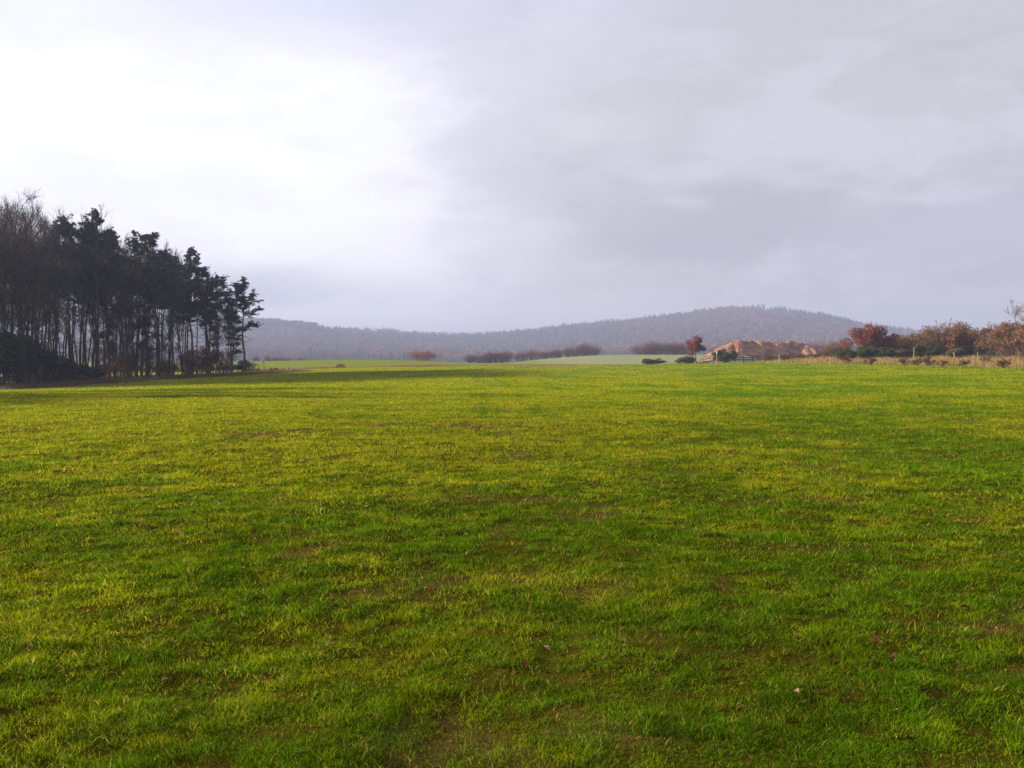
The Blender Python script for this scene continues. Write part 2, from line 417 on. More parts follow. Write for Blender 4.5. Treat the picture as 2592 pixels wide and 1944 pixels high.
def make_bare(seed, H=22, base=.35, spread=1.0, r0=.2, limbs=24, leaf=0, leaf_col=(.16, .06, .02), steep=.55, bark=(.035, .028, .025), twig=(.052, .042, .048), name='bare_tree', dens=1.0, forks=1):
    rng = np.random.default_rng(seed); root = link(name, None)
    tr = MB(); A = []; B_ = []; RR = []; tips = []
    for fk in range(forks):
        P = np.zeros((9, 3)); P[:, 2] = np.linspace(-.3, H*rng.uniform(.9, 1.0), 9)
        P[:, :2] += np.cumsum(rng.normal(size=(9, 2))*.018*H*.6, 0)
        if forks > 1:
            a = fk*2*PI/forks + rng.random(); P[:, :2] += np.linspace(0, 1, 9)[:, None]**1.2*np.array([[math.cos(a), math.sin(a)]])*H*.22*spread
        tr.tube(P, r0*(1-np.linspace(0, 1, 9)*.9), 6, jit(bark, 54, rng, .1), cap=False)
        for h in np.sort(rng.uniform(base, .97, max(6, limbs//forks))):
            t = (h-base)/(1-base); p, td = along(P, (h*H+.3)/(H+.3) if h < .99 else .99)
            L = H*spread*np.interp(t, [0, .4, 1], [.24, .26, .10])*rng.uniform(.6, 1.2)
            a = rng.random()*2*PI; el = PI/2 - steep*rng.uniform(.75, 1.35)
            B, _ = branch(p, (math.cos(a)*math.cos(el), math.sin(a)*math.cos(el), math.sin(el)), L, 4, rng, .12, .07)
            tr.tube(B, np.linspace(max(.02, r0*.33*(1-.5*t)), .014, 5), 4, bark, cap=False)
            for k in range(int(rng.integers(4, 7)*dens)):
                q, bd = along(B, rng.uniform(.25, 1)); L2 = L*rng.uniform(.3, .55)
                C, _ = branch(q, side_dir(bd, rng.uniform(.35, .8), rng)+np.array([0, 0, .25]), L2, 3, rng, .14, .08)
                tr.tube(C, np.linspace(.022, .010, 4), 3, bark, cap=False)
                for k2 in range(int(rng.integers(4, 7)*dens)):
                    q2, cd = along(C, rng.uniform(.2, 1)); L3 = L2*rng.uniform(.35, .7)
                    e = q2 + (side_dir(cd, rng.uniform(.3, .8), rng)+np.array([0, 0, .2]))*L3
                    A.append(q2); B_.append(e); RR.append(.016)
                    for k3 in range(3):
                        t3 = rng.uniform(.3, .95); s_ = q2+(e-q2)*t3; e3 = s_ + (side_dir(unit(e-q2), rng.uniform(.3, .9), rng)+np.array([0, 0, .15]))*L3*rng.uniform(.3, .7)
                        A.append(s_); B_.append(e3); RR.append(.011); tips.append(e3)
    cr = MB(); n = len(A)
    cr.twigs(np.array(A), np.array(B_), np.array(RR)*.9, jit(twig, n, rng, .25))
    tr.build('trunk', M_BARK, root, True); crown = cr.build('crown', M_TWIG, root)
    if leaf > 0:
        T = np.array(tips); k = rng.integers(0, len(T), leaf); lf = MB()
        lf.leaves(T[k]+rng.normal(size=(leaf, 3))*.12, rng.uniform(.05, .13, leaf), jit(leaf_col, leaf, rng, .4), rng=rng)
        lf.build('leaves', M_LEAF, root)
    return root

def make_shrub(seed, W=6, H=5, stems=26, col=(.2, .06, .03), n=5000, size=.12, fill=.55, twig=(.10, .06, .045), spiky=0.0, base=.0, col2=None, lumps=16, name='shrub', tw_len=.7, ntw=500, leafpart='foliage'):
    """many-stemmed shrub: woody stems and twigs, leaves in uneven lumps over a dome"""
    rng = np.random.default_rng(seed); root = link(name, None); st = MB(); lf = MB(); A = []; B = []; ends = []
    for k in range(stems):
        a = rng.random()*2*PI; rr = math.sqrt(rng.random()); hh = H*math.sqrt(max(.05, 1-.75*rr*rr))*rng.uniform(.7, 1.02)
        tip = np.array([math.cos(a)*rr*W*.5, math.sin(a)*rr*W*.5, hh]); b0 = np.array([math.cos(a), math.sin(a), 0])*W*.07*rr
        m1 = b0 + (tip-b0)*np.array([.35, .35, .5])+rng.normal(size=3)*.05*W
        Pt = np.array([b0-[0, 0, .1], m1, (m1+tip)/2+rng.normal(size=3)*.03*W, tip])
        st.tube(Pt, np.array([.05, .035, .022, .008])*max(.6, H/5), 4, jit(twig, 16, rng, .2), cap=False)
        for q in range(max(2, ntw//stems)):
            p, td = along(Pt, rng.uniform(.3, 1)); e = p + (side_dir(td, rng.uniform(.3, .9), rng)+np.array([0, 0, .25]))*tw_len*rng.uniform(.4, 1.1)
            A.append(p); B.append(e); ends.append(e)
    st.twigs(np.array(A), np.array(B), .012, jit(twig, len(A), rng, .25))
    E = np.array(ends)
    # leaf lumps: centres on twig ends, so the outline is uneven and gaps stay open
    if n:
        cen = E[rng.integers(0, len(E), lumps)]; cen = cen[cen[:, 2] > base*H] if base else cen
        sz = rng.uniform(.10, .24, len(cen))*W*fill*1.6
        pick = rng.choice(len(cen), n, p=sz**2/np.sum(sz**2))
        v = rng.normal(size=(n, 3)); v /= np.linalg.norm(v, axis=1, keepdims=True); v *= rng.random((n, 1))**.4*sz[pick][:, None]; v[:, 2] *= .75
        c = cen[pick]+v; ok = (c[:, 2] > .05) & (c[:, 2] < H*1.12); c = c[ok]; pick = pick[ok]
        tone = rng.uniform(.7, 1.3, len(cen))
        cc = jit(col, len(c), rng, .35)*tone[pick][:, None]
        if col2 is not None:
            alt = rng.random(len(cen)) < .4; cc = np.where(alt[pick][:, None], jit(col2, len(c), rng, .35), cc)
        lf.leaves(c, rng.uniform(.6, 1.4, len(c))*size, cc, rng=rng, stretch=1.0+spiky*2)
        if spiky:                                     # upright broom-like shoots
            k = rng.choice(len(c), min(len(c), 900)); lf.twigs(c[k], c[k]+np.stack([rng.normal(size=len(k))*.12, rng.normal(size=len(k))*.12, rng.uniform(.25, .7, len(k))], 1), .018, jit(col, len(k), rng, .3))
        lf.build(leafpart, M_LEAF, root)
    st.build('stems', M_TWIG, root)
    return root

# ------------------------------------------------------------------ the wood on the left
pines = [make_pine(101, 22, .46, 3.3, .20, 30, low=.22), make_pine(102, 22, .58, 2.8, .18, 25), make_pine(103, 22, .48, 3.9, .22, 36),
         make_pine(104, 22, .56, 3.3, .17, 24, lean=.8), make_pine(105, 22, .64, 2.8, .16, 22)]
bares = [make_bare(201, 22, .30, .9, .19, 28, steep=.48), make_bare(202, 22, .36, .85, .17, 26, steep=.42), make_bare(203, 22, .26, 1.0, .21, 30, steep=.52),
         make_bare(204, 22, .32, .8, .16, 26, leaf=500, steep=.45), make_bare(205, 22, .42, .85, .15, 24, steep=.45), make_bare(206, 22, .18, .85, .14, 28, leaf=900, leaf_col=(.15, .065, .02), steep=.55)]
WOOD = 'trees of the dark wood on the left'
# trees that stand out: (photo column, depth, height, kind, index, label)
named = [
 (618, 187, 19.6, 'p', 0, 'open-crowned pine at the right-hand tip of the dark wood, drooping low boughs'),
 (588, 184, 18.6, 'p', 3, 'slim pine just behind the outermost pine of the wood'),
 (520, 172, 20.5, 'p', 2, 'bulky dark pine with the broad dense crown near the end of the wood'),
 (487, 168, 23.8, 'p', 1, 'tallest narrow-topped pine rising above the broad dense pine'),
 (545, 178, 20.2, 'p', 4, 'pine with a rounded shoulder right of the broad dense pine'),
 (455, 163, 19.5, 'b', 3, 'bare tree filling the notch left of the tall narrow-topped pine'),
 (398, 152, 24.2, 'p', 2, 'wide flat-topped pine with a pale airy crown in the middle of the wood'),
 (350, 148, 23.6, 'p', 0, 'dark layered pine left of the flat-topped airy pine'),
 (425, 156, 22.4, 'b', 2, 'fine-twigged bare tree fringing the right side of the flat-topped pine'),
 (316, 142, 22.0, 'b', 0, 'bare tree in the dip of the canopy between two groups of pines'),
 (252, 134, 25.2, 'p', 1, 'tall pine with a pointed spiky top above the bare canopy'),
 (238, 137, 23.8, 'p', 2, 'broad pine leaning against the spiky-topped pine'),
 (186, 130, 24.4, 'p', 4, 'pine with a dark cap, leftmost of the pines in the canopy'),
 (212, 133, 25.6, 'b', 4, 'pale-topped bare tree sticking up between two dark pines'),
 (150, 124, 24.0, 'b', 1, 'bare tree whose rounded twiggy top joins the leftmost pine'),
 (100, 119, 23.6, 'b', 2, 'wide bare tree with a hazy rounded twig crown near the left border'),
 (52, 116, 24.2, 'b', 0, 'tall bare tree with feathery upper twigs beside the left border'),
 (8, 114, 24.0, 'b', 5, 'bare tree cut by the left border of the photo'),
]
taken = []
for px, yy, h, kd, ix, lb in named:
    X, Y, Z = at(px, yy); pr = (pines if kd == 'p' else bares)[ix]
    stamp(pr, (X, Y, Z), h/22*random.Random(px).uniform(.95, 1.08)*(1.36 if px in (618, 520) else 1.15 if kd == 'p' else 1.05), random.Random(px+1).random()*6.28, h/22, lb, 'tree', WOOD); taken.append((X, Y))
rw = np.random.default_rng(77); cnt = 0
topline = ([-300, 0, 150, 260, 325, 395, 440, 487, 530, 580, 620, 655], [500, 525, 535, 545, 620, 610, 660, 650, 690, 720, 720, 790])
for k in range(9000):
    if cnt >= 150: break
    Y = rw.uniform(100, 192); X = wood_edge(Y) - abs(rw.normal())*26 - .5
    if X/Y < -.72 or X < -150: continue
    if min((X-p)**2+(Y-q)**2 for p, q in taken) < 2.2**2: continue
    px = X/Y*F + CX
    Z = gz(X, Y); top = np.interp(px, *topline) + rw.uniform(0, 45)
    h = 1.6+(HY-top)/F*Y - Z
    h = min(h, 25)
    if h < 8: continue
    pine = rw.random() < np.interp(px, [0, 200, 350, 600], [.03, .12, .22, .5])
    pr = pines[rw.integers(0, 5)] if pine else bares[rw.integers(0, 6)]
    stamp(pr, (X, Y, Z), h/22*rw.uniform(.75, 1.0), rw.random()*6.28, h/22,
          'slender pine among the crowded trunks inside the dark wood' if pine else 'slender bare tree among the crowded trunks inside the dark wood', 'tree', WOOD)
    taken.append((X, Y)); cnt += 1

sap = [make_bare(221, 9, .12, 1.1, .06, 24, steep=.6, bark=(.05, .042, .035), twig=(.06, .048, .042)), make_bare(222, 9, .1, 1.2, .06, 24, leaf=700, leaf_col=(.10, .045, .018), steep=.65, bark=(.05, .042, .035), twig=(.065, .05, .042))]
for q in range(46):
    Y = rw.uniform(104, 190); X = wood_edge(Y) - rw.uniform(.5, 24)
    if X/Y < -.64: X = -.62*Y + rw.uniform(0, 3)
    stamp(sap[q % 2], (X, Y, gz(X, Y)), rw.uniform(.6, 1.25), rw.random()*6, None, 'thin bare understorey sapling among the trunks of the dark wood', 'sapling', 'understorey saplings of the dark wood')
for q in range(14):
    Y = rw.uniform(64, 84); X = -66 - (84-Y)*.25 - rw.random()*14
    stamp(bares[q % 6] if q % 3 else pines[q % 5], (X, Y, gz(X, Y)), rw.uniform(.9, 1.1), rw.random()*6, None, 'tree of the near end of the dark wood, beyond the left border', 'tree', WOOD)
# undergrowth along the wood edge
us = [make_shrub(301, 5, 4.5, 26, (.12, .045, .018), 2600, .11, .6, name='beech_shrub'), make_shrub(302, 5, 3.6, 24, (.085, .04, .02), 1800, .10, .55, name='beech_shrub'),
      make_shrub(303, 5.5, 5, 26, (.016, .024, .013), 5200, .13, .7, name='evergreen_shrub', lumps=26)]
rb = np.random.default_rng(9)
for px, yy, s, ix, lb in [(560, 170, 1.25, 0, 'russet-leaved bush glowing under the broad dense pine'), (528, 166, 1.0, 1, 'russet bush at the foot of the tallest narrow-topped pine'), (500, 163, 1.1, 0, 'russet bush left of the bushes below the broad dense pine'),
    (460, 158, .8, 1, None), (420, 153, .7, 1, None), (590, 178, .7, 1, None), (380, 147, .8, 1, None), (610, 186, .6, 1, None), (340, 142, .9, 1, None), (300, 137, .8, 1, None)]:
    X, Y, Z = at(px, yy); stamp(us[ix], (X-rb.random()*2-.5, Y, Z-.1), s, rb.random()*6, None, lb or 'low russet undergrowth bush along the dark wood edge', 'bush', 'russet bushes under the wood')
for px, yy, s, sz in [(20, 116, 1.1, 1.35), (65, 118, 1.2, 1.3), (110, 121, 1.1, 1.1), (150, 124, 1.0, .8), (-30, 112, 1.3, 1.6), (200, 128, 1.0, .6), (250, 134, .9, .45), (85, 127, 1.2, 1.4), (0, 124, 1.3, 1.6)]:
    X, Y, Z = at(px, yy); stamp(us[2], (X-1.0, Y, Z-.1), s, rb.random()*6, sz, 'dark evergreen bush massed under the bare trees at the left border', 'bush', 'evergreen bushes under the wood')

for q in range(16):
    Y = 193 + (q % 3)*2.5; X = -58.5 - q*3.9 - rb.random()*2
    stamp(us[1 if q % 2 else 2], (X, Y, gz(X, Y)-.1), 1.0, q*1.7, rb.uniform(.45, .8), 'low dark bush glimpsed between the trunks at the back of the wood', 'bush', 'bushes at the back of the wood')
# ------------------------------------------------------------------ shrubs and trees in the middle distance
purples = [make_shrub(401, 7, 5.2, 40, (.11, .045, .05), 1100, .12, .7, (.115, .075, .085), ntw=1500, tw_len=1.0, name='hedge_bush'),
           make_shrub(402, 7, 5.0, 40, (.10, .045, .055), 800, .12, .7, (.11, .075, .09), ntw=1500, tw_len=1.1, name='hedge_bush'),
           make_shrub(403, 7, 5.6, 40, (.13, .05, .045), 1500, .12, .7, (.12, .075, .08), ntw=1500, tw_len=.9, name='hedge_bush')]
rh = np.random.default_rng(31)
def hedge(p0, p1, y0, y1, n, h0, h1, label, group):
    for k in range(n):
        t = (k+.5)/n; px = p0+(p1-p0)*t + rh.uniform(-5, 5); yy = y0+(y1-y0)*t+rh.uniform(-4, 4)
        X, Y, Z = at(px, yy); h = (h0+(h1-h0)*t)*rh.uniform(.85, 1.15)
        stamp(purples[rh.integers(0, 3)], (X, Y, Z-.1), h/5*rh.uniform(.9, 1.2), rh.random()*6, h/5, label, 'bush', group)
hedge(1180, 1290, 354, 364, 11, 3.2, 4.6, 'bare purple-brown bush in the dip between the two pale green rises', 'hedgerow bushes in the dip')
hedge(1300, 1512, 378, 396, 17, 3.9, 5.0, 'bare purple-brown bush in the hedgerow along the crest of the pale green rise', 'hedgerow bushes on the crest')
hedge(1604, 1740, 390, 398, 13, 4.7, 5.6, 'bare dark purple bush in the hedgerow left of the red-leaved tree', 'hedgerow bushes by the red tree')
hedge(1800, 1960, 420, 430, 8, 5, 6, 'bare purple bush in the hedgerow showing behind the earth mound', 'hedgerow bushes behind the mound')
hedge(2040, 2140, 330, 300, 6, 5, 5, 'thin brown bush between the earth mound and the dark red bush', 'bushes right of the mound')
hedge(2240, 2400, 260, 240, 8, 6.5, 6.5, 'thin bare purple bush behind the gap between the two big bushes', 'bushes behind the bank')
hedge(640, 790, 400, 410, 7, 3.5, 3.5, 'pale bare bush in the haze behind the far left field', 'bushes behind the far left field')
X, Y, Z = at(1072, 345)
stamp(make_shrub(410, 13, 4.4, 50, (.20, .07, .05), 4500, .14, .35, (.15, .075, .06), ntw=1600, lumps=60, name='round_bush'), (X, Y, Z-.3), 1, 0, None, 'wide dome-shaped reddish bush standing alone at the end of the far left field', 'bush')

# red-leaved tree, leaning, by the field end
red = make_bare(420, 6.2, .36, 1.35, .13, 22, leaf=0, steep=1.0, bark=(.10, .06, .05), twig=(.13, .06, .05), name='red_tree', dens=1.0)
def leaf_crown(root, seed, cen, rad, n, lumps, size, col, part='leaves'):
    rng = np.random.default_rng(seed); m = MB(); v = rng.normal(size=(lumps, 3)); v /= np.linalg.norm(v, axis=1, keepdims=True)
    c = np.array(cen)+v*np.array(rad)*rng.uniform(.35, 1.0, (lumps, 1)); s = rng.uniform(.4, .95, lumps)*min(rad)*.55
    k = rng.integers(0, lumps, n); w = rng.normal(size=(n, 3)); w /= np.linalg.norm(w, axis=1, keepdims=True)
    p = c[k]+w*s[k][:, None]*rng.random((n, 1))**.45
    m.leaves(p, rng.uniform(.6, 1.4, n)*size, jit(col, n, rng, .4)*rng.uniform(.7, 1.25, lumps)[k][:, None], rng=rng); return m.build(part, M_LEAF, root)
leaf_crown(red, 5, (.3, 0, 4.2), (2.7, 2.3, 1.7), 6500, 34, .13, (.19, .045, .03))
leaf_crown(red, 6, (-.9, 0, 1.9), (.9, .9, 1.2), 900, 10, .12, (.17, .06, .035), 'lower_leaves')
X, Y, Z = at(1762, 202); stamp(red, (X, Y, Z), 1.0, .4, None, 'red-leaved round-crowned tree on a leaning trunk left of the earth mound', 'tree')

broom = [make_shrub(430, 5, 3.2, 40, (.052, .068, .018), 6500, .10, .5, (.06, .06, .03), spiky=.5, name='broom_bush', lumps=26, ntw=700),
         make_shrub(431, 5, 3.0, 40, (.056, .075, .020), 6500, .10, .5, (.06, .06, .03), spiky=.5, name='broom_bush', lumps=30, ntw=700),
         make_shrub(432, 5, 2.2, 36, (.085, .07, .028), 5000, .10, .5, (.09, .06, .03), spiky=.3, name='scrub_bush', lumps=26, col2=(.12, .07, .03))]
BR = 'dark green broom bushes'
for px, yy, s, sz, ix, lb, g in [
 (1836, 178, .98, .8, 0, 'dark green rounded bush behind the white-topped marker post', BR),
 (1655, 186, 1.05, .40, 1, 'long low dark bush lying alone on the green field edge', BR),
 (1738, 196, 1.05, .75, 2, 'olive scrub at the left foot of the red-leaved tree', None),
 (2138, 146, .9, .62, 1, 'feathery green bush in front of the left half of the dark red bush', BR),
 (2184, 143, .88, .74, 0, 'bright green bush in front of the middle of the dark red bush', BR),
 (2236, 146, .9, .62, 1, 'small green bush right of the dark red bush', BR),
 (2285, 148, .8, .75, 2, 'low olive scrub left of the yellowish wooden post', None),
 (2348, 144, .82, .8, 0, 'darkest green bush right of the yellowish wooden post', BR),
 (2475, 150, .95, 1.5, 2, 'dull green bush in the gap between the two brown bushes', None),
 (1960, 172, 1.0, .52, 2, 'left end of the low brown-green scrub in front of the mound', None),
 (2000, 170, 1.0, .6, 2, 'middle of the low brown-green scrub in front of the mound', None),
 (2045, 166, 1.0, .55, 2, 'right end of the low brown-green scrub in front of the mound', None),
 (2420, 146, .8, .8, 2, 'low olive scrub below the big brown bush', None),
]:
    X, Y, Z = at(px, yy); stamp(broom[ix], (X, Y, Z-.08), s, px*.7, sz, lb, 'bush', g or 'olive scrub bushes')
X, Y, Z = at(2200, 158)
stamp(make_shrub(440, 7.8, 5.3, 46, (.17, .042, .022), 8500, .14, .42, (.09, .05, .04), col2=(.11, .045, .03), lumps=44, name='red_bush', ntw=900), (X, Y, Z), 1.1, 0, None, 'dark red leafy bush standing behind green broom bushes', 'bush')
X, Y, Z = at(2398, 152)
stamp(make_shrub(441, 8.8, 5.4, 60, (.18, .08, .035), 9000, .12, .36, (.14, .085, .06), col2=(.13, .09, .03), lumps=80, name='brown_bush', ntw=2600, tw_len=.8), (X, Y, Z), 1.12, 0, None, 'big brown bush with thin bare twigs above its dome', 'bush')
X, Y, Z = at(2568, 140)
stamp(make_shrub(442, 8.6, 5.2, 60, (.17, .08, .04), 8000, .12, .36, (.15, .09, .065), col2=(.12, .085, .035), lumps=80, name='brown_bush', ntw=2600, tw_len=.9), (X, Y, Z), 1.12, 0, None, 'tangled brown bush at the right border of the photo', 'bush')
X, Y, Z = at(2680, 136)
stamp(make_shrub(443, 8.6, 5.6, 60, (.14, .07, .035), 3600, .13, .42, (.13, .085, .06), lumps=50, name='brown_bush', ntw=2200, tw_len=1.1), (X, Y, Z), 1, 0, None, 'brown bush cut off by the right border behind the tangled one', 'bush')
fill = [make_shrub(445, 6, 3.8, 44, (.17, .07, .03), 2600, .12, .45, (.14, .08, .06), col2=(.12, .075, .03), lumps=44, name='brown_bush', ntw=1500, tw_len=.9),
        make_shrub(446, 6, 3.4, 44, (.15, .085, .035), 2200, .12, .45, (.14, .09, .06), col2=(.09, .075, .03), lumps=40, name='brown_bush', ntw=1500, tw_len=.9)]
for k, (px, yy, s_) in enumerate([(2262, 160, .9), (2295, 163, 1.0), (2325, 160, .95), (2350, 158, 1.1), (2448, 158, 1.15), (2480, 160, 1.2), (2508, 154, 1.2), (2540, 146, 1.1), (2605, 134, 1.2), (2120, 170, .8), (2092, 176, .5), (2235, 166, 1.0)]):
    X, Y, Z = at(px, yy); stamp(fill[k % 2], (X, Y, Z-.1), s_*1.15, px, None, 'russet brown thicket bush filling the gaps between the bigger bushes on the bank', 'bush', 'thicket bushes of the right bank')
X, Y, Z = at(2600, 150)
stamp(make_bare(450, 10, .18, 1.15, .13, 30, steep=.8, bark=(.10, .075, .06), twig=(.15, .10, .085), forks=3), (X, Y, Z), 1, 0, None, 'bare spreading tree rising above the brown bush at the right border', 'tree')
X, Y, Z = at(2385, 160)
stamp(make_bare(451, 7.4, .2, 1.0, .08, 18, steep=.7, bark=(.12, .09, .075), twig=(.17, .12, .10), forks=2), (X, Y, Z), 1, 0, None, 'thin bare sapling whose twigs show above the big brown bush', 'tree')
# small bare saplings on the tip of the wood
for px, yy, h, lb in [(668, 196, 2.6, 'small leafless sapling right of the last pine of the wood'), (655, 198, 2.0, 'smaller leafless sapling between the last pine and the fence posts')]:
    X, Y, Z = at(px, yy); stamp(make_bare(int(px), 3, .1, 1.2, .03, 12, steep=.6, bark=(.08, .06, .05), twig=(.10, .07, .06), dens=.6), (X, Y, Z), h/3, 0, None, lb, 'sapling')
X, Y, Z = at(640, 199); stamp(us[1], (X, Y, Z-.1), .55, 2, .35, 'low dark brown bramble at the end of the wood', 'bush')
X, Y, Z = at(690, 205); stamp(us[1], (X, Y, Z-.1), .6, 3, .28, 'low dark brown bramble beside the far left fence posts', 'bush')

# ------------------------------------------------------------------ earth mound, grey heap, logs
def make_mound():
    rng = np.random.default_rng(8); W, Dp = 46.0, 22.0
    gx, gy = np.meshgrid(np.linspace(-W/2, W/2, 260), np.linspace(-Dp/2, Dp/2, 120))
    h = np.full(gx.shape, -1.0)
    for k in range(64):                               # overlapping tipped loads, each a cone at the angle of repose
        cx = rng.uniform(-13, 9.5); cy = rng.uniform(-3.2, 4)
        pk = np.interp(cx, [-13, -10, -2, 5, 10], [5.4, 7.0, 6.4, 6.6, 5.4])*rng.uniform(.90, 1.0)*(1-.035*abs(cy))
        d = np.hypot(gx-cx, (gy-cy)*1.1); h = np.maximum(h, pk - d*np.interp(pk, [0, 6], [.62, .74]))
    for k in range(14):
        cx = rng.uniform(9, 17); cy = rng.uniform(-4, 3); pk = rng.uniform(2.2, 4.6)*np.interp(cx, [9, 17], [1.1, .6])
        h = np.maximum(h, pk - np.hypot(gx-cx, gy-cy)*.5)
    for _ in range(16):
        q = np.pad(h, 1, mode='edge'); h = (q[1:-1, 1:-1]*2+q[:-2, 1:-1]+q[2:, 1:-1]+q[1:-1, :-2]+q[1:-1, 2:])/6
    h = h + (h > 0)*((fbm(gx*.8+3, gy*.3, 3)-.5)*.9*sstep(0, 2, h) + (fbm(gx*2.2, gy*2.2, 2)-.5)*.12)
    h = np.maximum(h, -.6)
    x, y, zz = gx.ravel(), gy.ravel(), h.ravel(); n = len(x)
    t = fbm(x*.5+9, zz*.8+y*.2, 4)
    c = lerp(np.broadcast_to(np.array([.215, .115, .066]), (n, 3)), np.array([.135, .064, .045]), sstep(.4, .62, t))
    m = MB(); nr, nc = gx.shape; i = (np.arange(nr-1)[:, None]*nc+np.arange(nc-1)[None]).ravel()
    m.add(np.stack([x, y, zz], 1), np.stack([i, i+1, i+nc+1, i+nc], 1), c)
    return m
X, Y, Z = at(1950, 292)
tag(place(make_mound().build('earth_mound', M_SOIL, smooth=True), (X, Y, Z-.1), 1.18, 0, 1.06), 'big mound of orange earth with furrowed slopes behind the field', 'earth mound')

def ridge(name, W, Dp, H, mat, col, seed, pw=.6):
    gx, gy = np.meshgrid(np.linspace(-W/2, W/2, 90), np.linspace(-Dp/2, Dp/2, 26))
    e = np.clip(1-(2*gx/W)**4, 0, 1)*np.clip(1-(2*gy/Dp)**2, 0, 1)**pw
    h = H*e*(.75+.5*fbm(gx*.5+seed, gy*.7, 3)) + (fbm(gx*2, gy*2+seed, 2)-.5)*.15*e - .05
    x, y, zz = gx.ravel(), gy.ravel(), h.ravel(); m = MB(); nr, nc = gx.shape; i = (np.arange(nr-1)[:, None]*nc+np.arange(nc-1)[None]).ravel()
    m.add(np.stack([x, y, zz], 1), np.stack([i, i+1, i+nc+1, i+nc], 1), np.asarray(col)[None]*(.8+.4*fbm(x*.8, y*.8+seed, 3))[:, None])
    return m.build(name, mat, smooth=True)
X, Y, Z = at(1856, 236)
tag(place(ridge('covered_heap', 14.5, 4, 1.5, M_SHEET, (.19, .175, .165), 3), (X, Y, Z+.7), 1, -.05), 'long low pale grey heap in front of the orange earth mound', 'heap')
for px, yy, w, h, lb in [(1092, 262, 5.5, .55, 'low brown hummock at the near side of the far left field'), (862, 258, 3.2, .9, 'small brown earth hummock on the far left field')]:
    X, Y, Z = at(px, yy); tag(place(ridge('earth_hummock', w, 2.2, h, M_SOIL, (.16, .10, .05), px), (X, Y, Z), 1, .1), lb, 'hummock')
rl = np.random.default_rng(3)
for k, (px, yy, zz, L) in enumerate([(1780, 214, .15, 4.2), (1786, 213, .55, 3.4), (1777, 213, .95, 2.8), (1792, 215, 1.3, 3.0)]):
    m = MB(); P, _ = branch((-L/2, 0, 0), (1, .1, .05), L, 5, rl, .03); P *= .55; m.tube(P, .13, 8, jit((.20, .18, .16), 48, rl, .15)); m.add(np.vstack([P[0]+np.array([[0, .13*math.cos(q), .13*math.sin(q)] for q in np.arange(8)*PI/4])]), [[0, 7, 6], [0, 6, 5], [0, 5, 4], [0, 4, 3], [0, 3, 2], [0, 2, 1]], (.5, .42, .34))
    X, Y, Z = at(px, yy); o = m.build('pale_log', M_WOODPOST, smooth=False); place(o, (X, Y, Z+zz*.8), 1, .1*k-.2); tag(o, 'pale log stacked just right of the red-leaved tree', 'log', 'pale logs by the red tree')

# ------------------------------------------------------------------ posts, gate
def make_post(name, h, r, col, top=None, flat=False):
    root = link(name, None); m = MB(); rng = np.random.default_rng(int(h*1000))
    P = np.array([[0, 0, -.3], [.01, 0, h*.5], [.02, .01, h*.97], [.02, .01, h]])
    m.tube(P, [r, r*.98, r*.95, r*.8], 8, jit(col, 32, rng, .1)); m.build('shaft', M_WOODPOST, root)
    if top:
        m2 = MB(); m2.tube(np.array([[.02, .01, h-.02], [.02, .01, h+top[1]*.9], [.02, .01, h+top[1]]]), [r*1.25, r*1.25, r*.9], 8, top[0]); m2.build('cap', M_WOODPOST, root)
    return root
def post(px, yy, o, lb, cat='post', group=None):
    X, Y, Z = at(px, yy); place(o, (X, Y, Z), 1, px); tag(o, lb, cat, group)
post(1814, 160, make_post('marker_post', 1.85, .07, (.36, .21, .14), ((.60, .58, .56), .45)), 'pale orange marker post with a white cap before the dark rounded bush', 'marker post')
post(1972, 150, make_post('marker_post', 1.15, .06, (.36, .31, .26), ((.42, .38, .35), .12)), 'short pale marker post in front of the brown-green scrub', 'marker post')
post(2313, 139, make_post('fence_post', 2.1, .06, (.33, .25, .09)), 'yellowish wooden post rising left of the darkest green bush', 'fence post')
post(2415, 136, make_post('fence_post', 1.25, .08, (.28, .22, .17)), 'short stout wooden post below the big brown bush', 'fence post')
post(2474, 122, make_post('fence_post', 1.55, .06, (.26, .20, .13)), 'pale wooden post in the dry grass between the two brown bushes', 'fence post')
post(4, 106, make_post('fence_post', 1.55, .07, (.07, .055, .045), ((.62, .66, .68), .30)), 'dark post with a pale grey cap before the wood at the left border', 'fence post')
post(700, 206, make_post('fence_post', .95, .09, (.05, .04, .03)), 'leftmost of three small dark posts beyond the end of the wood', 'fence post')
post(717, 207, make_post('fence_post', .85, .08, (.05, .04, .03)), 'middle one of three small dark posts beyond the end of the wood', 'fence post')
post(731, 208, make_post('fence_post', 1.0, .08, (.05, .04, .03)), 'rightmost of three small dark posts beyond the end of the wood', 'fence post')
wp = make_post('fence_post', 1.3, .08, (.04, .033, .028))
for k, px in enumerate([60, 130, 225, 300, 360, 425, 485, 540, 566, 602]):
    Y = np.interp(px, [0, 250, 485, 620], [108, 131, 158, 178]); X = ax(px)*Y
    stamp(wp, (X, Y, gz(X, Y)), .95+.1*(k % 3), k, None, 'dark wooden fence post in the brown grass along the wood', 'fence post', 'fence posts along the wood')
g = link('field_gate', None); X, Y, Z = at(1893, 176)
for k in range(4):
    m = MB(); m.tube(np.array([[-2.6+1.75*k, 0, -.2], [-2.6+1.75*k, 0, 1.0], [-2.6+1.75*k, 0, 1.05]]), [.09, .085, .06], 7, (.045, .038, .03)); m.build('gate_post', M_WOODPOST, g)
for zz in (.9, .48):
    m = MB(); m.tube(np.array([[-3.1, -.09, zz+.05], [0, -.09, zz], [3.1, -.09, zz+.04]]), .055, 6, (.05, .042, .033)); m.build('rail', M_WOODPOST, g)
tag(place(g, (X, Y, Z), 1, .05), 'dark rail fence with posts between two bushes below the earth mound', 'rail fence')

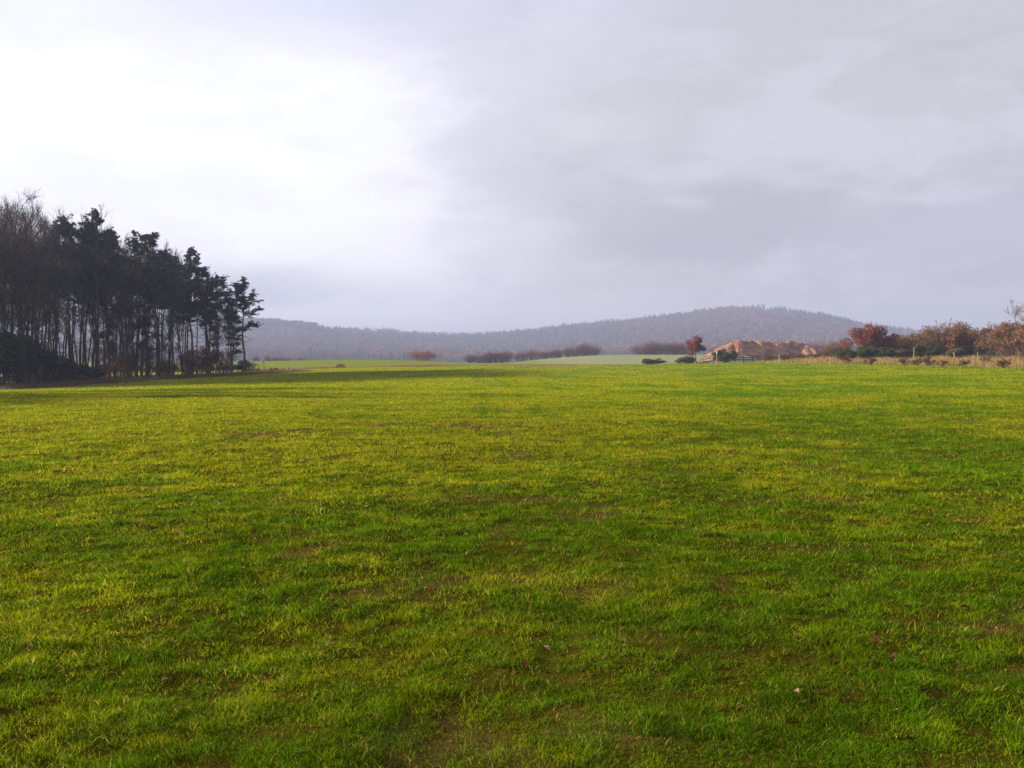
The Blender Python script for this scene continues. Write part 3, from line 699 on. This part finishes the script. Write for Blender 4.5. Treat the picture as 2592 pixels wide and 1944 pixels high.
# ------------------------------------------------------------------ rough dry grass: right bank, wood edge, strip at the end of the field
def tufts(x, y, h, w, cols, rng):
    n = len(x); z = ground_z(x, y); an = rng.random(n)*2*PI; ln = rng.uniform(.1, .7, n)*h; fa = rng.random(n)*2*PI
    P = np.stack([x, y, z-.02], 1); W = np.stack([np.cos(fa)*w, np.sin(fa)*w, 0*w], 1)*.5
    tip = P+np.stack([np.cos(an)*ln, np.sin(an)*ln, h], 1); m = MB()
    m.add(np.stack([P-W, P+W, tip], 1).reshape(-1, 3), np.arange(n)[:, None]*3+np.array([[0, 1, 2]]), np.repeat(cols, 3, 0)); return m
def mixcol(n, rng, cs, p):
    return np.asarray(cs)[rng.choice(len(cs), n, p=p)]*rng.uniform(.65, 1.3, (n, 1))
rd = np.random.default_rng(41); n = 260000
Y = rd.uniform(78, 190, n); X = rd.uniform(.27, .80, n)*Y
mk = dry_bank_mask(X, Y); cl = fbm(X*.55, Y*.55, 3)
kp = (rd.random(n) < mk*sstep(.25, .6, cl)); X, Y, cl = X[kp], Y[kp], cl[kp]; n = len(X)
cols = mixcol(n, rd, [(.22, .13, .05), (.34, .25, .10), (.16, .075, .03), (.14, .16, .03)], [.30, .40, .14, .16])
tag(tufts(X, Y, (.12+.75*sstep(.35, .7, cl))*rd.uniform(.5, 1.2, n), rd.uniform(.03, .07, n), cols, rd).build('dry_grass', M_DRY), 'rough brown dry grass covering the bank below the bushes', 'dry grass', kind='stuff')
n = 110000; Y = rd.uniform(88, 208, n); X = wood_edge(Y)+rd.normal(size=n)*2.8+2.6
cl = fbm(X*.5, Y*.5, 3); cols = mixcol(n, rd, [(.11, .07, .035), (.15, .10, .045), (.08, .045, .025), (.07, .09, .02)], [.4, .25, .2, .15])
tag(tufts(X, Y, (.15+.6*cl)*rd.uniform(.5, 1.2, n), rd.uniform(.03, .07, n), cols, rd).build('dry_grass', M_DRY), 'brown dry grass fringing the foot of the dark wood', 'dry grass', kind='stuff')
n = 50000; px = rd.uniform(640, 1800, n); lim = np.interp(px, [640, 1050, 1400, 1500, 1800], [.35, 1, 1, .4, .3]); Y = 240+rd.normal(size=n)*2.4; X = ax(px)*Y
kp = rd.random(n) < lim*sstep(.3, .6, fbm(X*.15, Y*.15, 3)); X, Y = X[kp], Y[kp]; n = len(X)
cols = mixcol(n, rd, [(.17, .07, .03), (.13, .05, .025), (.22, .14, .06)], [.45, .3, .25])
tag(tufts(X, Y, rd.uniform(.25, .8, n), rd.uniform(.05, .1, n), cols, rd).build('dry_grass', M_DRY), 'thin russet line of dry growth along the far end of the meadow', 'dry grass', kind='stuff')
# dark weed clumps in the bank
wk = [make_shrub(460, 1.6, .9, 16, (.10, .05, .025), 500, .07, .5, (.11, .065, .04), name='weed_clump', lumps=14, ntw=160, tw_len=.3)]
for px, yy, s, lb in [(2142, 128, 1.3, 'widest brown weed clump on the front edge of the bank'), (2203, 122, 1.0, None), (2350, 112, 1.2, None), (2320, 114, .9, None), (2288, 118, .9, None), (2440, 103, .9, None), (2540, 98, 1.0, None), (2385, 110, .8, None), (2500, 112, 1.1, None)]:
    X, Y, Z = at(px, yy); stamp(wk[0], (X, Y, Z), s, px, None, lb or 'small dark brown weed clump on the dry grass bank', 'weed', 'weed clumps on the bank')

# ------------------------------------------------------------------ fallen leaves
def make_leaf(seed, col):
    rng = np.random.default_rng(seed); m = MB(); k = 9; t = np.linspace(0, 1, k)
    w = np.sin(t*PI)**.7*.34*(1+.25*np.sin(t*22)); z = .12*np.sin(t*PI)+.1*t
    curl = rng.uniform(.25, .6)
    mid = np.stack([t-.5, 0*t, z], 1); lf = np.stack([t-.5, w, z+curl*w], 1); rt = np.stack([t-.5, -w, z+curl*w*.7], 1)
    V = np.concatenate([mid, lf, rt]); i = np.arange(k-1)
    f = np.concatenate([np.stack([i, i+1, i+k+1, i+k], 1), np.stack([i+1, i, i+2*k, i+2*k+1], 1)])
    m.add(V, f, np.asarray(col)*np.concatenate([np.full((k, 1), .7), np.ones((2*k, 1))])); 
    m.tube(np.array([[-.5, 0, 0], [-.7, .03, .03], [-.85, .02, .08]]), .018, 4, np.asarray(col)*.6)
    return m.mesh('fallen_leaf', M_DEAD)
leaf_list = [(2225, 1655, .085, (.42, .26, .13), 'pale tan curled leaf on dark grass at the lower right'), (2264, 1695, .075, (.16, .07, .035), 'red-brown leaf just below the pale tan curled leaf'),
 (1329, 1710, .06, (.17, .075, .04), 'small dark red leaf standing in the grass below the middle'), (1385, 1670, .06, (.45, .36, .32), 'greyish pale leaf just above the small dark red leaf'),
 (1577, 1648, .06, (.45, .33, .22), 'faded beige leaf lying flat between greyish and tan leaves'), (2024, 1785, .045, (.40, .24, .20), 'tiny pinkish leaf lowest on the right'),
 (2448, 1563, .07, (.10, .04, .02), 'dark brown leaf near the right border'), (1332, 1553, .06, (.17, .08, .03), 'brown leaf in the middle of the meadow'),
 (447, 1362, .08, (.42, .31, .18), 'pale beige leaf on the grass left of the middle'), (456, 1372, .055, (.50, .38, .25), 'smaller beige leaf touching the pale beige leaf'),
 (348, 1339, .08, (.32, .25, .15), 'dull brown curled leaf by a dark tuft at the left'), (924, 1297, .07, (.45, .33, .22), 'beige leaf on the yellowish grass before the bare soil'),
 (832, 1662, .08, (.36, .25, .17), 'grey-brown leaf by the soil patch at the lower left'), (11, 1449, .06, (.55, .48, .40), 'whitish leaf at the left border'),
 (410, 1755, .06, (.35, .26, .17), 'brownish leaf in the lower left corner area'), (2010, 1350, .07, (.45, .34, .2), 'sandy leaf right of the middle, farther out')]
for k, (px, py, s, c, lb) in enumerate(leaf_list):
    X, Y, Z = hit(px, py); o = link('fallen_leaf', make_leaf(k, np.array(c)*np.array([.62, .50, .38]))); o.location = (X, Y, Z+.028)
    r = random.Random(k); s *= .8; o.scale = (s, s, s); o.rotation_euler = (r.uniform(-.3, .9), r.uniform(-.7, .3), r.random()*6.28); tag(o, lb, 'leaf', 'fallen leaves in the grass')

# ------------------------------------------------------------------ the far wooded hill
def proto_conifer(seed):
    rng = np.random.default_rng(seed); V = []; Fc = []; n = 0
    for k, (z0, z1, r) in enumerate([(.10, .5, .21), (.3, .68, .17), (.5, .84, .125), (.68, 1.0, .085)]):
        a = np.arange(7)*2*PI/7+rng.random(); rr = r*rng.uniform(.65, 1.2, 7)
        V += [[math.cos(q)*w, math.sin(q)*w, z0+rng.uniform(-.04, .03)] for q, w in zip(a, rr)]+[[0, 0, z1]]
        Fc += [[n+q, n+(q+1) % 7, n+7] for q in range(7)]; n += 8
    return np.array(V), np.array(Fc)
def proto_round(seed, n=64, low=.25, w=.34, size=.055):
    rng = np.random.default_rng(seed); v = rng.normal(size=(n, 3)); v /= np.linalg.norm(v, axis=1, keepdims=True); v *= rng.random((n, 1))**.33
    lum = 1+.25*np.sin(v[:, :1]*5+seed)*np.cos(v[:, 1:2]*5)
    c = v*np.array([w, w, (1-low)/2])*lum+np.array([0, 0, (1+low)/2])
    V = (c[:, None]+rng.normal(size=(n, 3, 3))*size).reshape(-1, 3); Fc = np.arange(n*3).reshape(-1, 3)
    t = np.array([[.02, 0, 0], [-.02, .015, 0], [0, 0, .75], [0, -.02, 0], [.01, .02, 0], [0, 0, .75]]); 
    return np.concatenate([V, t]), np.concatenate([Fc, [[3*n, 3*n+1, 3*n+2], [3*n+3, 3*n+4, 3*n+5]]])
con = [proto_conifer(k) for k in range(5)]; dec = [proto_round(k+20) for k in range(5)]; pin = [proto_round(k+40, 70, .5, .26, .05) for k in range(4)]
rf = np.random.default_rng(99); forest = MB(); pts = []
N = 22000
Yf = 1030+(1.0-rf.random(N)**1.15)*1000; af = rf.uniform(-.62, .70, N); Xf = af*Yf; Zf = ground_z(Xf, Yf); pxf = af*F+CX
kn = fbm(Xf/150+3, Yf/150, 3); hz = (Yf-1050)/900; hv = .7+.6*fbm(Xf/30, Yf/30, 2)
for X, Y, Z, p, kq, t, hq, r1, r2, r3 in zip(Xf, Yf, Zf, pxf, kn, hz, hv, rf.random(N), rf.random(N), rf.random(N)):
    pc = np.interp(p, [600, 1100, 1450, 1650, 2600], [.6, .7, .6, .10, .08]) + (kq-.5)*1.8
    if p > 1550: pc += 1.1*np.clip((t-.74)*5, 0, 1)
    s = r2*6.28; ca, sa = math.cos(s), math.sin(s)
    if p < 800 and t > .75: pr = pin[int(r3*4)]; h = 17+r1*7; cc = np.array([.045, .055, .042])
    elif r1 < pc: pr = con[int(r3*5)]; h = (8+r2*7+3*t)*hq; cc = np.array([.025, .042, .030])
    else: pr = dec[int(r3*5)]; h = 11+r2*7; cc = np.array([.125, .075, .07]); h *= hq
    V, Fc = pr; V = V*h; V = np.stack([V[:, 0]*ca-V[:, 1]*sa+X, V[:, 0]*sa+V[:, 1]*ca+Y, V[:, 2]+Z-.3], 1)
    forest.add(V, Fc, cc*(.7+.6*r3))
tag(forest.build('forest', M_FOREST), 'hazy wood of conifers and bare trees covering the far hill', 'forest', kind='stuff')
# trees that stand out of the ridge line
def ridge_tree(kind, seed, name):
    root = link(name, None); V, Fc = (con if kind == 'c' else pin)[seed % 4]; m = MB(); m.add(V, Fc, (.026, .042, .030)); m.build('crown', M_FOREST, root)
    m = MB(); m.tube(np.array([[0, 0, -.05], [0, 0, .35], [0, 0, .8]]), [.02, .016, .006], 5, (.05, .04, .035)); m.build('trunk', M_BARK, root); return root
spr = [ridge_tree('c', k, 'spruce_tree') for k in range(3)]; lp = [ridge_tree('p', k, 'pine_tree') for k in range(3)]
for k, (px, yy, h, sw, kd, lb) in enumerate([
 (2243, 1680, 17, .8, 'p', 'leftmost of four lone pines on the right slope of the far hill'), (2264, 1680, 19, .5, 'p', 'slimmest of the four lone pines on the right slope of the far hill'),
 (2279, 1680, 19, .7, 'p', 'third from left of the four lone pines on the far hill slope'), (2293, 1680, 14, 1.1, 'p', 'lowest and bushiest of the four lone pines on the far hill slope'),
 (1232, 1800, 16, .8, 'c', 'tallest spruce on the low middle of the far ridge'), (1208, 1800, 18, .7, 'c', 'thin spruce left of the tallest spruce on the low far ridge'), (1277, 1800, 20, .8, 'c', 'pointed spruce right of the tallest spruce on the low far ridge'),
 (1427, 1875, 20, 1.4, 'c', 'broad spruce poking above the middle of the far ridge'), (1864, 1950, 17, 1.0, 'c', 'pointed spruce left of the topmost clump on the far hill'),
 (1905, 1950, 20, .8, 'p', 'left tree of the topmost clump on the far hill'), (1918, 1950, 22, .8, 'p', 'middle tree of the topmost clump on the far hill'), (1930, 1950, 22, .8, 'p', 'right tree of the topmost clump on the far hill'),
 (1811, 1950, 18, 1.2, 'c', 'small spruce midway up the far hill top ridge')]):
    X, Y, Z = at(px, yy); stamp((spr if kd == 'c' else lp)[k % 3], (X, Y, Z-.3), h*sw, k, h, lb, 'tree', 'trees standing out of the far ridge')

# ------------------------------------------------------------------ haze
bpy.ops.mesh.primitive_cube_add(size=1, location=(0, 2290, 55))
hz_ = bpy.context.object; hz_.name = 'haze'; hz_.scale = (12800, 4720, 190)
m, Nn, L = mat_nodes('haze_air'); Nn.remove(Nn['Principled BSDF'])
pv = Nn.new('ShaderNodeVolumePrincipled'); pv.inputs['Density'].default_value = .00044; pv.inputs['Color'].default_value = (.27, .31, .50, 1); pv.inputs['Anisotropy'].default_value = .1
L.new(pv.outputs[0], Nn['Material Output'].inputs['Volume'])
hz_.data.materials.append(m); tag(hz_, 'pale blue haze over the far fields and hill', 'haze', kind='stuff')

# ------------------------------------------------------------------ sky, sun
w = bpy.data.worlds.new('World'); sc.world = w; w.use_nodes = True
N = w.node_tree.nodes; L = w.node_tree.links; N.clear()
out = N.new('ShaderNodeOutputWorld')
def math_(op, a, b=None, clamp=False):
    n = N.new('ShaderNodeMath'); n.operation = op; n.use_clamp = clamp
    for i, v in enumerate((a, b)):
        if v is None: continue
        if isinstance(v, (int, float)): n.inputs[i].default_value = v
        else: L.new(v, n.inputs[i])
    return n.outputs[0]
def mixc(f, a, b):
    n = N.new('ShaderNodeMix'); n.data_type = 'RGBA'
    if isinstance(f, (int, float)): n.inputs['Factor'].default_value = f
    else: L.new(f, n.inputs['Factor'])
    for k, v in (('A', a), ('B', b)):
        s = [i for i in n.inputs if i.name == k and i.type == 'RGBA'][0]
        if isinstance(v, tuple): s.default_value = (*v, 1)
        else: L.new(v, s)
    return [o for o in n.outputs if o.type == 'RGBA'][0]
def smooth(x, lo, hi):
    n = N.new('ShaderNodeMapRange'); n.interpolation_type = 'SMOOTHSTEP'; n.inputs['From Min'].default_value = lo; n.inputs['From Max'].default_value = hi
    L.new(x, n.inputs['Value']); return n.outputs['Result']
tc = N.new('ShaderNodeTexCoord'); sp = N.new('ShaderNodeSeparateXYZ'); L.new(tc.outputs['Generated'], sp.inputs[0])
az0 = math_('ARCTAN2', sp.outputs['X'], sp.outputs['Y']); el0 = math_('ARCSINE', sp.outputs['Z'])
def noise(scale, detail, sz=2.2, off=0, rough=.55):
    mp = N.new('ShaderNodeMapping'); mp.inputs['Scale'].default_value = (1, 1, sz); mp.inputs['Location'].default_value = (off, off*.7, off*.3)
    L.new(tc.outputs['Generated'], mp.inputs['Vector'])
    n = N.new('ShaderNodeTexNoise'); n.inputs['Scale'].default_value = scale; n.inputs['Detail'].default_value = detail; n.inputs['Roughness'].default_value = rough
    L.new(mp.outputs[0], n.inputs['Vector']); return n.outputs['Fac']
n4 = noise(5, 7, 2.6, 12.3, .6); n5 = noise(3.5, 7, 3.2, 21.7, .6); n1 = noise(3.2, 5); n2 = noise(7, 5, 3.0, 4.2); n3 = noise(4.5, 4, 3.5, 8.1)
az = math_('ADD', az0, math_('MULTIPLY', math_('SUBTRACT', n1, .5), .35))
az = math_('ADD', az, math_('MULTIPLY', math_('SUBTRACT', n2, .5), .16))
el = math_('ADD', el0, math_('MULTIPLY', math_('SUBTRACT', n3, .5), .10))
def blob(ca, ce, wa, we):
    a = math_('DIVIDE', math_('SUBTRACT', az, ca), wa); e = math_('DIVIDE', math_('SUBTRACT', el, ce), we)
    s = math_('ADD', math_('MULTIPLY', a, a), math_('MULTIPLY', e, e))
    return math_('EXPONENT', math_('MULTIPLY', s, -1.0))
K = 1/2**EXPOSURE
def k(c): return tuple(v*K for v in c)
white = k((1.18, 1.155, 1.23)); lav = k((.82, .82, 1.04)); grey = k((.615, .595, .63)); dark = k((.48, .466, .515)); low = k((.60, .60, .74)); light = k((.74, .71, .83))
c = mixc(math_('MULTIPLY', smooth(el0, .27, .42), .85), white, lav)
c = mixc(math_('MULTIPLY', smooth(n4, .42, .62), .30), c, k((.84, .83, .98)))
c = mixc(math_('MULTIPLY', smooth(az, -.30, .16), .5), c, k((.92, .89, .99)))
c = mixc(math_('MULTIPLY', smooth(math_('ADD', az, math_('MULTIPLY', math_('SUBTRACT', n4, .5), .22)), -.16, .17), .92), c, grey)
c = mixc(math_('MULTIPLY', blob(.22, .13, .22, .055), .7), c, dark)
c = mixc(math_('MULTIPLY', blob(.50, .15, .14, .045), .75), c, light)
c = mixc(math_('MULTIPLY', blob(-.05, .375, .22, .03), .6), c, k((.70, .71, .85)))
c = mixc(math_('MULTIPLY', blob(-.24, .07, .13, .03), .9), c, low)
c = mixc(math_('MULTIPLY', math_('MULTIPLY', smooth(n4, .47, .62), smooth(az0, -.25, .1)), .5), c, k((.80, .77, .88)))
c = mixc(math_('MULTIPLY', math_('MULTIPLY', smooth(n5, .48, .62), smooth(az0, -.15, .15)), .55), c, k((.47, .455, .53)))
c = mixc(math_('MULTIPLY', math_('SUBTRACT', 1.0, smooth(el0, .0, .09)), .7), c, k((.755, .73, .825)))
sk = N.new('ShaderNodeTexSky'); sk.sky_type = 'NISHITA'; sk.sun_disc = False; sk.sun_elevation = R(SUN_EL); sk.sun_rotation = R(360-SUN_AZ)
b1 = N.new('ShaderNodeBackground'); b1.inputs['Strength'].default_value = .06; L.new(sk.outputs[0], b1.inputs['Color'])
b2 = N.new('ShaderNodeBackground'); b2.inputs['Strength'].default_value = 1.0; L.new(c, b2.inputs['Color'])
mx = N.new('ShaderNodeMixShader'); mx.inputs[0].default_value = .92; L.new(b1.outputs[0], mx.inputs[1]); L.new(b2.outputs[0], mx.inputs[2])
L.new(mx.outputs[0], out.inputs['Surface'])

sun = bpy.data.lights.new('sun', 'SUN'); sun.energy = 5.0; sun.angle = R(1.2); sun.color = (1.0, .88, .66)
so = bpy.data.objects.new('sun', sun); COL.objects.link(so)
from mathutils import Vector
dv = Vector((-math.sin(R(SUN_AZ))*math.cos(R(SUN_EL)), math.cos(R(SUN_AZ))*math.cos(R(SUN_EL)), math.sin(R(SUN_EL))))
so.rotation_euler = dv.to_track_quat('Z', 'Y').to_euler(); so.location = (-60, 40, 60)

# ------------------------------------------------------------------ camera and render settings
cam = bpy.data.cameras.new('camera'); co = bpy.data.objects.new('camera', cam); COL.objects.link(co)
cam.sensor_width = 36; cam.lens = 36*F/2592; cam.clip_end = 20000; cam.clip_start = .05
co.location = (0, 0, CAMZ+gz(0, 0)); co.rotation_euler = (R(90)-math.atan((972-HY)/F), 0, 0)
sc.camera = co
sc.view_settings.view_transform = 'Standard'; sc.view_settings.look = 'None'; sc.view_settings.exposure = EXPOSURE; sc.view_settings.gamma = 1
sc.render.engine = 'CYCLES'
cy = sc.cycles; cy.max_bounces = 6; cy.diffuse_bounces = 3; cy.transmission_bounces = 4; cy.volume_bounces = 1; cy.use_denoising = True; cy.denoising_prefilter = 'NONE'
cy.sample_clamp_indirect = 4
